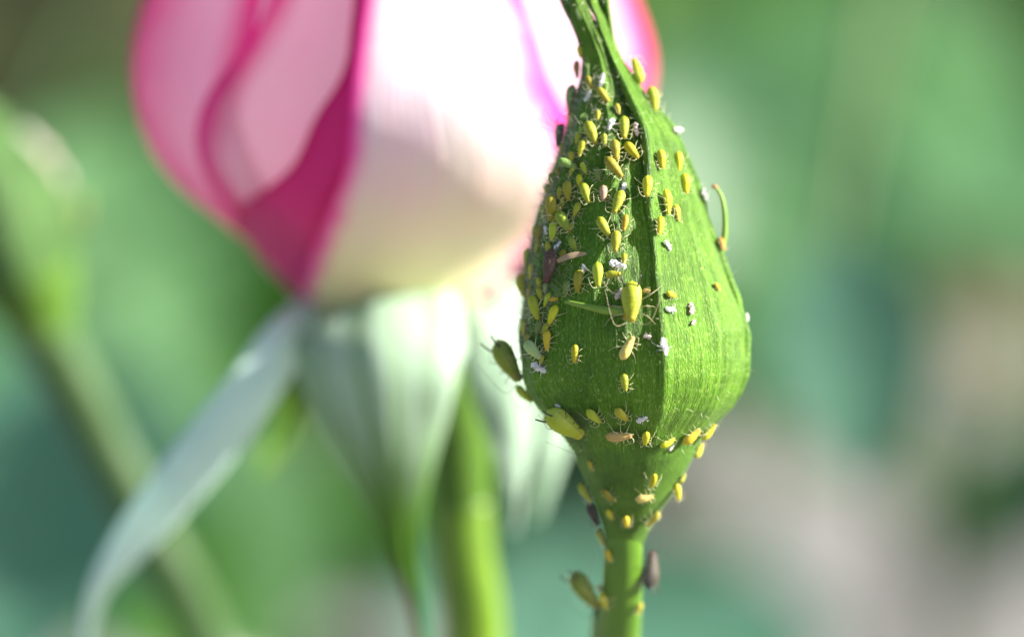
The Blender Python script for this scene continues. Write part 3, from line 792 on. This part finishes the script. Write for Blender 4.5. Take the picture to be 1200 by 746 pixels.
# shed skins
SKB = [body_mesh('skin_body', .72, 3 + i, .14) for i in range(3)]
SKL = [leg_set(60 + i, 1.1, 1.4) for i in range(3)]
def skin(px, py, L, ang, label, mat='skin', surf=on_bud):
    i = COUNT[0]; COUNT[0] += 1
    root = thing('shed_skin', label, 'shed skin', (0, 0, 0), 'white shed aphid skins'); seat(root, px, py, L, ang, .18, surf)
    part('husk', SKB[i % 3], root, M[mat])
    for k_, me in enumerate(SKL[i % 3]):
        if (k_ * 7 + i * 3) % 5 > 1: part('leg', me, root, M[mat])
for a in [
 (708, 95, 17, -100, 'white shed aphid skin in the shaded hollow of the bud neck'),
 (717, 147, 16, -105, 'white shed skin left of the yellow green aphid in the groove'),
 (749, 151, 17, -60, 'pinkish white shed skin at the sunlit seam near the top', 'skin_pink'),
 (690, 114, 14, -120, 'white shed skin below the olive nymph on the left of the neck'),
 (731, 221, 13, -100, 'small white shed skin at the tail of a yellow green aphid'),
 (793, 153, 15, 10, 'white shed skin on the upper right outline of the bud'),
 (824, 229, 16, -80, 'fluffy white shed skin on the right outline left of the curled lobe'),
 (724, 311, 21, -20, 'largest white shed skin in the middle of the shaded sepal'),
 (685, 316, 13, D, 'white fleck of shed skin between the olive and the bright yellow green aphid'),
 (780, 288, 15, -15, 'white shed skin on the sunlit side of the seam at mid height'),
 (654, 288, 12, 45, 'white fleck of shed skin just above the brown winged aphid'),
 (632, 430, 20, -30, 'whitish grey shed skin under the pale mint green aphid'),
 (784, 363, 16, 0, 'white shed skin lying level right of the large central green aphid'),
 (726, 345, 15, 60, 'pinkish white shed skin at the left flank of the large central aphid', 'skin_pink'),
 (759, 394, 10, 0, 'tiny pink shed skin left of the white skin with legs', 'skin_pink'),
 (778, 406, 21, -75, 'white shed skin with spread legs on the edge of the sunlight'),
 (752, 489, 15, 40, 'bright white star shaped shed skin near the base of the bud'),
 (877, 371, 11, D, 'white speck of shed skin on the rightmost outline of the bud'),
 (655, 474, 9, 20, 'small white speck above the large yellow green aphid'),
 (641, 270, 11, -70, 'narrow white shed skin between two nymphs on the left outline'),
 (808, 362, 15, 80, 'pinkish dried scrap of skin on the sunlit sepal right of the seam', 'skin_pink'),
 (811, 378, 10, 30, 'tiny pale scrap of skin just below the pinkish dried scrap', 'skin_pink'),
 (786, 524, 8, 40, 'tiny white fleck below the sideways yellow nymph at the base'),
]: skin(*a)

# ------------------------------------------------------------------ the open rose
RY = 3.3; RX = 456
CUP = [(-260, 170), (-150, 228), (-60, 265), (0, 290), (60, 310), (110, 306), (150, 292), (185, 270), (215, 240), (240, 207), (265, 174), (290, 150), (315, 131), (340, 108), (356, 82), (365, 52), (371, 10)]
rose = thing('rose_bloom', 'open pink and white rose with reflexed pale sepals, blurred behind the bud', 'rose', (0, 0, 0))
rose.location = (-0.2, RY + 1.0, GZ)
def petal(mat, azl, azr, rf=1.0, top=-140, bottom=369, roll=(0.0, 0.0), wav=0.03, nv=36, nu=30, seed=0, tip=0.0):
    """azl / azr: tables (row, azimuth in degrees) of the two margins."""
    V = []; U = []
    for i in range(nv):
        v = i / (nv - 1)
        for j in range(nu):
            u = j / (nu - 1)
            y = bottom + (top - bottom) * v
            y += tip * v * (2 * u - 1) ** 2                    # rounded top
            hw, = lerp_table(CUP, y) if y > 310 else curve_table(CUP, y)
            c = at(RX, y, RY); s = scale_at(c)
            a0, = curve_table(azl, y); a1, = curve_table(azr, y)
            az = R(a0 + (a1 - a0) * u)
            e = math.exp(-(u / .12) ** 2) * roll[0] + math.exp(-((1 - u) / .12) ** 2) * roll[1]
            r = hw * s * (rf + e * (0.3 + 0.7 * v)) * (1 + wav * noise.noise(Vector((u * 3 + seed, v * 3, seed * 2.3))))
            V.append(c + dirv(az) * r); U.append((u, v))
    return obj('petal', V, grid_faces(nv, nu), mat, rose, U)

PINK = (0.80, 0.03, 0.33); HOT = (0.76, 0.02, 0.20); CREAM = (0.86, 0.78, 0.42); WHITE = (0.70, 0.63, 0.67); LAV = (0.95, 0.83, 0.92)
m_front = mat_petal('petal_front', WHITE, PINK, CREAM, 0.16, 0.55, .12, .30, 0.7, 2.0, blush=.6)
m_left = mat_petal('petal_left', LAV, PINK, (0.80, 0.08, 0.34), 0.36, 0.40, .7, .08, 2.4, 0.7, blush=.15)
m_left2 = mat_petal('petal_left_inner', (0.95, 0.87, 0.89), PINK, (0.75, 0.12, 0.35), 0.26, 0.22, .68, .08, blush=.15)
m_mag = mat_petal('petal_magenta', (0.64, 0.03, 0.24), (0.58, 0.012, 0.16), (0.40, 0.008, 0.07), 0.30, 0.2, .45, .4, blush=0.0)
m_right = mat_petal('petal_right', (0.88, 0.66, 0.80), HOT, CREAM, 0.22, 0.3, .6, .2, 0.4, 2.6)
m_inner = mat_petal('petal_inner', (0.9, 0.86, 0.88), PINK, CREAM, 0.14, 0.5, .8, .1, blush=.1)
def const(a): return [(-500, a), (500, a)]
petal(m_left, [(-300, -82), (120, -80), (250, -84), (368, -90)], [(-140, -30), (100, -30), (368, -20)], 1.0, -260, 368, (0.0, 0.0), .04, seed=1, tip=60)
petal(m_left2, [(-140, -22), (0, -28), (80, -40), (140, -45), (240, -48), (368, -50)], [(-140, 8), (368, 0)], 1.015, -260, 366, (0.02, 0), .012, seed=2, tip=20)
petal(m_mag, [(-60, -6), (40, -7), (90, -14), (130, -16), (165, -22), (200, -36), (240, -54), (290, -70), (345, -85)], [(-60, 2), (60, 2), (368, -30)], 1.05, -60, 368, (0.0, 0.0), .012, seed=3)
petal(m_front, [(-140, -2), (40, -5), (150, -7), (230, -16), (300, -35), (340, -55), (368, -70)], [(-140, 28), (0, 33), (60, 34), (190, 52), (260, 70), (368, 85)], 1.085, -250, 369, (0.0, 0.0), .012, seed=4, tip=30)
petal(m_right, [(-140, 20), (368, 20)], const(84), 1.0, -250, 367, (0, 0.0), .04, seed=5, tip=50)
petal(m_left, const(80), const(200), .97, -220, 366, (0, 0), .05, seed=6, tip=50)
petal(m_right, const(165), const(290), .96, -220, 366, (0, 0), .05, seed=7, tip=50)
petal(m_left2, const(-88), const(-50), 1.05, 285, 368, (0, 0), .03, 14, 14, seed=9, tip=20)
for i in range(4):
    a0 = i * 137.5 + 60
    petal(m_inner, const(a0 - 65 - 4 * i), const(a0 + 65 + 4 * i), .80 - .16 * i, -150 - 12 * i, 366, (0, 0), .08, 20, 20, seed=20 + i, tip=50)

# calyx disc, hip and stem of the rose
def lathe(rows, Y, n=28):                        # n + 1 columns: a seam at the back
    V = []; U = []
    for i, (y, cx, hw) in enumerate(rows):
        c = at(cx, y, Y); r = hw * scale_at(c)
        for j in range(n + 1):
            V.append(c + dirv(2 * math.pi * j / n + math.pi) * r); U.append((j / n * 3, i / len(rows)))
    return V, [f[::-1] for f in grid_faces(len(rows), n + 1)], U
V, F, U = lathe([(345, 455, 20), (350, 456, 70), (358, 460, 86), (370, 466, 88), (386, 480, 80), (405, 498, 64), (440, 522, 52), (480, 531, 46), (520, 538, 38), (560, 541, 35), (600, 542, 31)], RY)
obj('hip', V, F, M['hip'], rose, U)
pts = spline([at(542, 585, RY), at(547, 660, RY), at(556, 750, RY + .1), at(560, 1000, RY + .4), at(600, 1800, RY + .8), Vector((rose.location.x, rose.location.y, GZ + 1)), Vector((rose.location.x, rose.location.y, GZ - 3))], 10)
obj('stem', *tube_data(pts, [33 * scale_at(pts[0]) * (1 + .3 * i / len(pts)) for i in range(len(pts))], 18, wob=.06)[:2], M['stem_lime'], rose)

def ribbon(name, ctrl, widths, mat, parent, cup=0.25, face=Vector((0, -1, .2)), thick=0.03, m=10, nu=13, wave=0.03, seed=0):
    P = spline(ctrl, m); k = len(P); V = []; U = []
    ws = np.interp(np.linspace(0, 1, k), np.linspace(0, 1, len(widths)), widths)
    for side in (0, 1):
        for i, p in enumerate(P):
            t = (P[min(i + 1, k - 1)] - P[max(i - 1, 0)]).normalized()
            sv = t.cross(face).normalized(); nn = sv.cross(t).normalized()
            for j in range(nu):
                u = 2 * j / (nu - 1) - 1
                q = p + sv * u * ws[i] + nn * (cup * ws[i] * (1 - u * u) + 0.06 * ws[i] * math.exp(-(u / .12) ** 2))
                q = q + nn * wave * noise.noise(Vector((u * 1.5 + seed, i * .12, seed)))
                V.append(q - nn * thick * side * (1 - .7 * abs(u))); U.append(((u + 1) / 2, i / (k - 1)))
    n0 = k * nu
    F = grid_faces(k, nu) + [f[::-1] for f in grid_faces(k, nu, off=n0)]
    for i in range(k - 1):
        a, b = i * nu, (i + 1) * nu; F.append((a, b, b + n0, a + n0)); a += nu - 1; b += nu - 1; F.append((a, b, b + n0, a + n0)[::-1])
    return obj(name, V, F, mat, parent, U)
sc = scale_at(at(450, 400, RY))
ribbon('sepal', [at(370, 366, RY - .35), at(335, 400, RY - .75), at(285, 470, RY - .9), at(215, 560, RY - .8), at(150, 640, RY - .6), at(112, 700, RY - .45), at(102, 770, RY - .3)],
       [sc * w for w in (26, 28, 30, 32, 29, 19, 10, 4)], M['glaucous'], rose, .3, Vector((.6, -.8, .7)))
ribbon('sepal', [at(450, 362, RY - .45), at(447, 385, RY - .85), at(444, 430, RY - 1.05), at(450, 500, RY - 1.05), at(460, 570, RY - .95), at(473, 640, RY - .8), at(487, 700, RY - .7), at(500, 790, RY - .6)],
       [sc * w for w in (80, 92, 98, 88, 68, 46, 26, 14, 8, 5)], M['sepal_front'], rose, .3, Vector((-.1, -1, .25)), seed=3)
ribbon('sepal', [at(540, 366, RY - .25), at(575, 400, RY - .55), at(592, 450, RY - .65), at(600, 510, RY - .6), at(604, 570, RY - .5), at(602, 625, RY - .4)],
       [sc * w for w in (40, 46, 46, 38, 26, 10, 4)], M['glaucous_green'], rose, .3, Vector((.5, -1, .25)), seed=5)
ribbon('sepal', [at(575, 364, RY + .1), at(625, 390, RY + .2), at(648, 440, RY + .25), at(650, 500, RY + .25), at(640, 560, RY + .2), at(628, 610, RY + .2)],
       [sc * w for w in (40, 46, 44, 34, 22, 10, 4)], M['glaucous_green'], rose, .3, Vector((.6, -1, .2)), seed=7)
ribbon('sepal', [at(400, 366, RY + .4), at(372, 400, RY + .9), at(352, 450, RY + 1.0), at(330, 510, RY + 1.0), at(300, 560, RY + .9)],
       [sc * w for w in (30, 34, 30, 22, 10, 4)], M['stem'], rose, .3, Vector((0, 1, .3)), seed=9)

# ------------------------------------------------------------------ the blurred bud at the left edge
LY = 6.3
lb = thing('rose_bud', 'blurred green rose bud on a slanting stem cut by the left edge', 'rose bud', (0, 0, 0), 'rose buds')
lb.location = (at(420, 1100, LY).x + 1.0, LY + 1.5, GZ)
A0 = at(52, 390, LY); B0 = at(4, 245, LY - .1); TIPP = at(-70, 80, LY - .2)
ax = spline([A0, at(30, 320, LY - .05), B0, at(-28, 165, LY - .15), TIPP], 12)
sl_ = scale_at(A0)
rl = np.interp(np.linspace(0, 1, len(ax)), [0, .12, .22, .30, .42, .55, .7, .85, 1], [40, 54, 66, 76, 88, 84, 64, 38, 12]) * sl_
hip_n = 14
V, F, U = tube_data(ax[:hip_n], list(rl[:hip_n] * .93), 28)
obj('hip', V, F, M['hip'], lb, [(a * 3, b) for a, b in U])
for q in range(5):
    V = []; U = []; k0 = 9; k = len(ax) - k0
    for side in (0, 1):
        for i in range(k):
            p = ax[k0 + i]; t = (ax[min(k0 + i + 1, len(ax) - 1)] - ax[k0 + i - 1]).normalized()
            s1 = t.cross(Vector((0, 1, 0))).normalized(); s2 = s1.cross(t)
            for j in range(15):
                u = j / 14; az = (q + u * 1.06) * 2 * math.pi / 5 + 1.2
                r = rl[k0 + i] * (penta(az, 1.2, 1.0) + .05 * math.exp(-(u / .08) ** 2)) - .04 * side
                V.append(p + (s1 * math.sin(az) - s2 * math.cos(az)) * r); U.append((u + q, i / k * 2))
    n0 = k * 15
    F = grid_faces(k, 15) + [f[::-1] for f in grid_faces(k, 15, off=n0)]
    obj('sepal', V, F, M['calyx_cool'], lb, U)
pts = spline([ax[1], A0, at(105, 485, LY + .1), at(170, 610, LY + .2), at(240, 750, LY + .35), at(400, 1200, LY + .8), Vector((lb.location.x, lb.location.y, GZ + 6)), Vector((lb.location.x, lb.location.y, GZ - 3))], 10)
obj('stem', *tube_data(pts, [sl_ * (44 - 14 * min(1, i / 22)) for i in range(len(pts))], 18, wob=.06)[:2], M['stem_red'], lb)
lverts = []; lfaces = []
for o in lb.children:
    pass
allc = [o for o in bpy.data.objects if o.parent == lb]
for o in allc:
    k0 = len(lverts); lverts += [v.co.copy() for v in o.data.vertices]; lfaces += [tuple(i + k0 for i in p.vertices) for p in o.data.polygons]
LBVH = BVHTree.FromPolygons(lverts, lfaces)
def on_left(px, py):
    d = ray(px, py).normalized(); h = LBVH.ray_cast(CAM, d)
    if h[0] is not None:
        return h[0], (h[1] if h[1].dot(d) < 0 else -h[1])
    q = at(px, py, LY); p = LBVH.find_nearest(q)[0]; return p, ((q - p).normalized() + Vector((0, -.4, 0))).normalized()
for a in [(52, 178, 34, -50, 'white blurred shed skin high on the left bud', 'skin_pink'), (72, 205, 30, -70, 'pale blurred shed skin on the outline of the left bud', 'skin_pink'),
          (36, 158, 24, -30, 'topmost pale blurred shed skin on the left bud', 'skin')]:
    skin(*a, surf=on_left)
aphid(92, 245, 40, -80, 'jade', 'blurred grey green aphid on the outline of the left bud', 'aphids on the left bud', surf=on_left)

# ------------------------------------------------------------------ leafy plants behind
def leaflet_mesh(seed):
    r = random.Random(seed); V = []; n = 22
    for i in range(n + 1):
        t = i / n
        w = .36 * math.sin(math.pi * t ** .8) ** .9 * (1 - .18 * t) if 0 < t < 1 else .004
        ser = (1 + (.07 if i % 2 else -.05)) if 0 < i < n else 1
        z = -.10 * t * t + .02 * math.sin(t * 7 + seed)
        for u in (-1, -.5, 0, .5, 1):
            V.append((u * w * (ser if abs(u) == 1 else 1), t, z + .22 * abs(u) * w + (.01 * math.sin(t * 40) * abs(u))))
    me = bpy.data.meshes.new('leaflet'); me.from_pydata(V, [], grid_faces(n + 1, 5)); me.polygons.foreach_set('use_smooth', [True] * n * 4); me.materials.append(M['leaf_mid']); me.update()
    return me
LEAF = [leaflet_mesh(i) for i in range(4)]
NL = [0]
def leaf_at(root, p, size, direction, normal, mat, cane_pt):
    o = part('leaflet', LEAF[NL[0] % 4], root, M[mat]); NL[0] += 1
    y = direction.normalized(); z = (normal - y * normal.dot(y)).normalized(); x = y.cross(z)
    o.matrix_basis = Matrix.Translation(-root.location) @ Matrix.Translation(p) @ Matrix((x, y, z)).transposed().to_4x4() @ Matrix.Scale(size, 4)
    if cane_pt is not None:
        mid = (p + cane_pt) / 2 + Vector((0, 0, .12 * (p - cane_pt).length))
        pp = spline([cane_pt, mid, p], 4)
        obj('petiole', *tube_data(pp, [.09] * len(pp), 6)[:2], M['cane'], root)

def leafy_plant(label, bx, by, height, lean, leaves=(), fill=0, fillmat=('leaf_mid',), spread=10, seed=0, zlo=.3, size=(4, 6.5), group='leafy plants behind the roses', name='leafy_plant'):
    """leaves: (px, py, Y, size cm, picture heading deg, material) seen in the photo; fill: more leaves spread round the cane."""
    r = random.Random(seed)
    root = thing(name, label, 'plant', (bx, by, GZ), group)
    ctrl = [Vector((bx, by, GZ - 2)), Vector((bx + lean[0] * .3, by + lean[1] * .3, GZ + height * .4)), Vector((bx + lean[0], by + lean[1], GZ + height))]
    P = spline(ctrl, 12)
    obj('cane', *tube_data(P, [.42 - .26 * i / len(P) for i in range(len(P))], 9)[:2], M['cane'], root)
    for (px, py, Y, sz, hd, mt) in leaves:
        d = RIGHT * math.cos(R(hd)) + UP * math.sin(R(hd)) + Vector((0, r.uniform(-.3, .1), 0))
        c = at(px, py, Y); p = c - d.normalized() * sz * .5
        near = min(P[4:], key=lambda q: (q - p).length)
        nn = (-FWD * 1.0 + Vector((.45 + r.uniform(-.3, .3), 0, .6 + r.uniform(-.2, .3))))
        leaf_at(root, p, sz, d, nn, mt, near)
    for i in range(fill):
        h = r.uniform(zlo, 1.0); q = P[min(len(P) - 1, int(h * (len(P) - 1)))]
        a = r.uniform(0, 2 * math.pi); L = r.uniform(.3, 1) * spread
        p = q + Vector((math.cos(a) * L, math.sin(a) * L, r.uniform(-.1, .35) * spread))
        if p.z < GZ + 2: p.z = GZ + 2 + r.random() * 3
        d = Vector((math.cos(a + r.uniform(-.8, .8)), math.sin(a + r.uniform(-.8, .8)), r.uniform(-.7, .3)))
        leaf_at(root, p, r.uniform(*size), d, Vector((r.uniform(-.5, .5), r.uniform(-.8, .2), 1)), r.choice(fillmat), q if i % 2 == 0 else None)
    return root

def gx_at(px, Y, z=0):          # ground position seen under picture column px at depth Y
    return at(px, 373, Y).x
# (the photo shows these only as soft patches of green and blue green)
leafy_plant('leafy plant with bluish leaves at the upper right, far out of focus', gx_at(1060, 42), 42, 30, (1, 2),
            [(1010, 70, 36, 4.6, 170, 'leaf_pale'), (1120, 150, 40, 5.5, -35, 'leaf_teal'), (930, 60, 42, 5.0, 150, 'leaf_mid'), (1180, 60, 44, 6, 20, 'leaf_mid'), (985, 170, 46, 6.0, -80, 'leaf_mid'), (985, 20, 48, 6.0, 80, 'leaf_mid'), (1000, 430, 14, 2.2, -82, 'leaf_mint'), (950, 330, 20, 3.4, -110, 'leaf_teal'), (880, 220, 26, 4.2, -60, 'leaf_teal')],
            10, ('leaf_mid', 'leaf_dark'), 9, 1, .7)
leafy_plant('bright green leafy plant right behind the bud tip, out of focus', gx_at(810, 60), 60, 27, (2, 0),
            [(800, 60, 50, 5.5, 100, 'leaf_lime'), (850, 120, 56, 6, -20, 'leaf_mid'), (780, -30, 52, 6, 60, 'leaf_lime'), (830, 180, 62, 6, -80, 'leaf_mid')], 12, ('leaf_mid', 'leaf_lime'), 8, 2, .75)
leafy_plant('dark leafy plant at the right edge, far out of focus', gx_at(1120, 80), 80, 20, (-2, 0), [(1060, 250, 62, 6, -140, 'leaf_dark'), (1140, 260, 66, 7, -20, 'leaf_dark'), (1160, 330, 70, 5, -60, 'leaf_dry')], 12, ('leaf_dark', 'leaf_mid'), 9, 3, .6)
leafy_plant('low bluish plant at the lower right corner, out of focus', gx_at(1160, 70), 70, 9, (0, 0), [(1150, 600, 50, 3.2, -100, 'leaf_teal'), (1210, 590, 48, 3, 30, 'leaf_teal')], 0, ('leaf_teal',), 5, 4, .4)
leafy_plant('olive leafy plant at the upper left, far out of focus', gx_at(60, 70), 70, 28, (-2, 0), [(60, 40, 60, 8, 140, 'leaf_olive'), (120, 120, 64, 7, -30, 'leaf_dry'), (20, 110, 66, 8, -120, 'leaf_olive'), (100, 20, 58, 8, 20, 'leaf_olive'), (170, 180, 62, 7, -60, 'leaf_olive')], 20, ('leaf_olive', 'leaf_mid'), 9, 5, .6)
leafy_plant('green leafy plant between the left bud and the rose, out of focus', gx_at(200, 46), 46, 26, (0, 2), [(150, 330, 34, 4.5, -60, 'leaf_pale'), (230, 400, 36, 4.5, -20, 'leaf_mid'), (110, 260, 40, 5, 160, 'leaf_teal'), (190, 470, 38, 5.0, -100, 'leaf_pale'), (290, 340, 40, 4, 10, 'leaf_mid'), (210, 260, 44, 5, 70, 'leaf_dark')], 10, ('leaf_mid', 'leaf_dark'), 8, 6, .6)
leafy_plant('low bluish green plant at the lower left corner, out of focus', gx_at(60, 34), 34, 22, (-1, 0), [(40, 620, 26, 4.6, -100, 'leaf_mint'), (60, 540, 30, 4.5, 160, 'leaf_mint'), (180, 690, 28, 4.2, -40, 'leaf_mid'), (20, 450, 32, 4.5, 120, 'leaf_pale'), (300, 640, 32, 3.6, -70, 'leaf_pale')], 8, ('leaf_teal', 'leaf_mid'), 7, 7, .5)
leafy_plant('low bluish plant behind the stems at the bottom centre, out of focus', gx_at(680, 44), 44, 18, (0, 0), [(640, 745, 34, 4.0, -20, 'leaf_mint'), (830, 745, 36, 3.6, 170, 'leaf_mint'), (720, 790, 34, 4.5, 100, 'leaf_mint')], 3, ('leaf_mint',), 5, 8, .5)
# plants further back close the view towards the top
rr = random.Random(11)
LB = ['olive green plant, leftmost of the far row behind', 'green plant in the far row behind the left bud', 'green plant in the far row behind the rose', 'green plant in the far row behind the bud', 'green plant in the far row right of the bud', 'dark plant, rightmost of the far row behind']
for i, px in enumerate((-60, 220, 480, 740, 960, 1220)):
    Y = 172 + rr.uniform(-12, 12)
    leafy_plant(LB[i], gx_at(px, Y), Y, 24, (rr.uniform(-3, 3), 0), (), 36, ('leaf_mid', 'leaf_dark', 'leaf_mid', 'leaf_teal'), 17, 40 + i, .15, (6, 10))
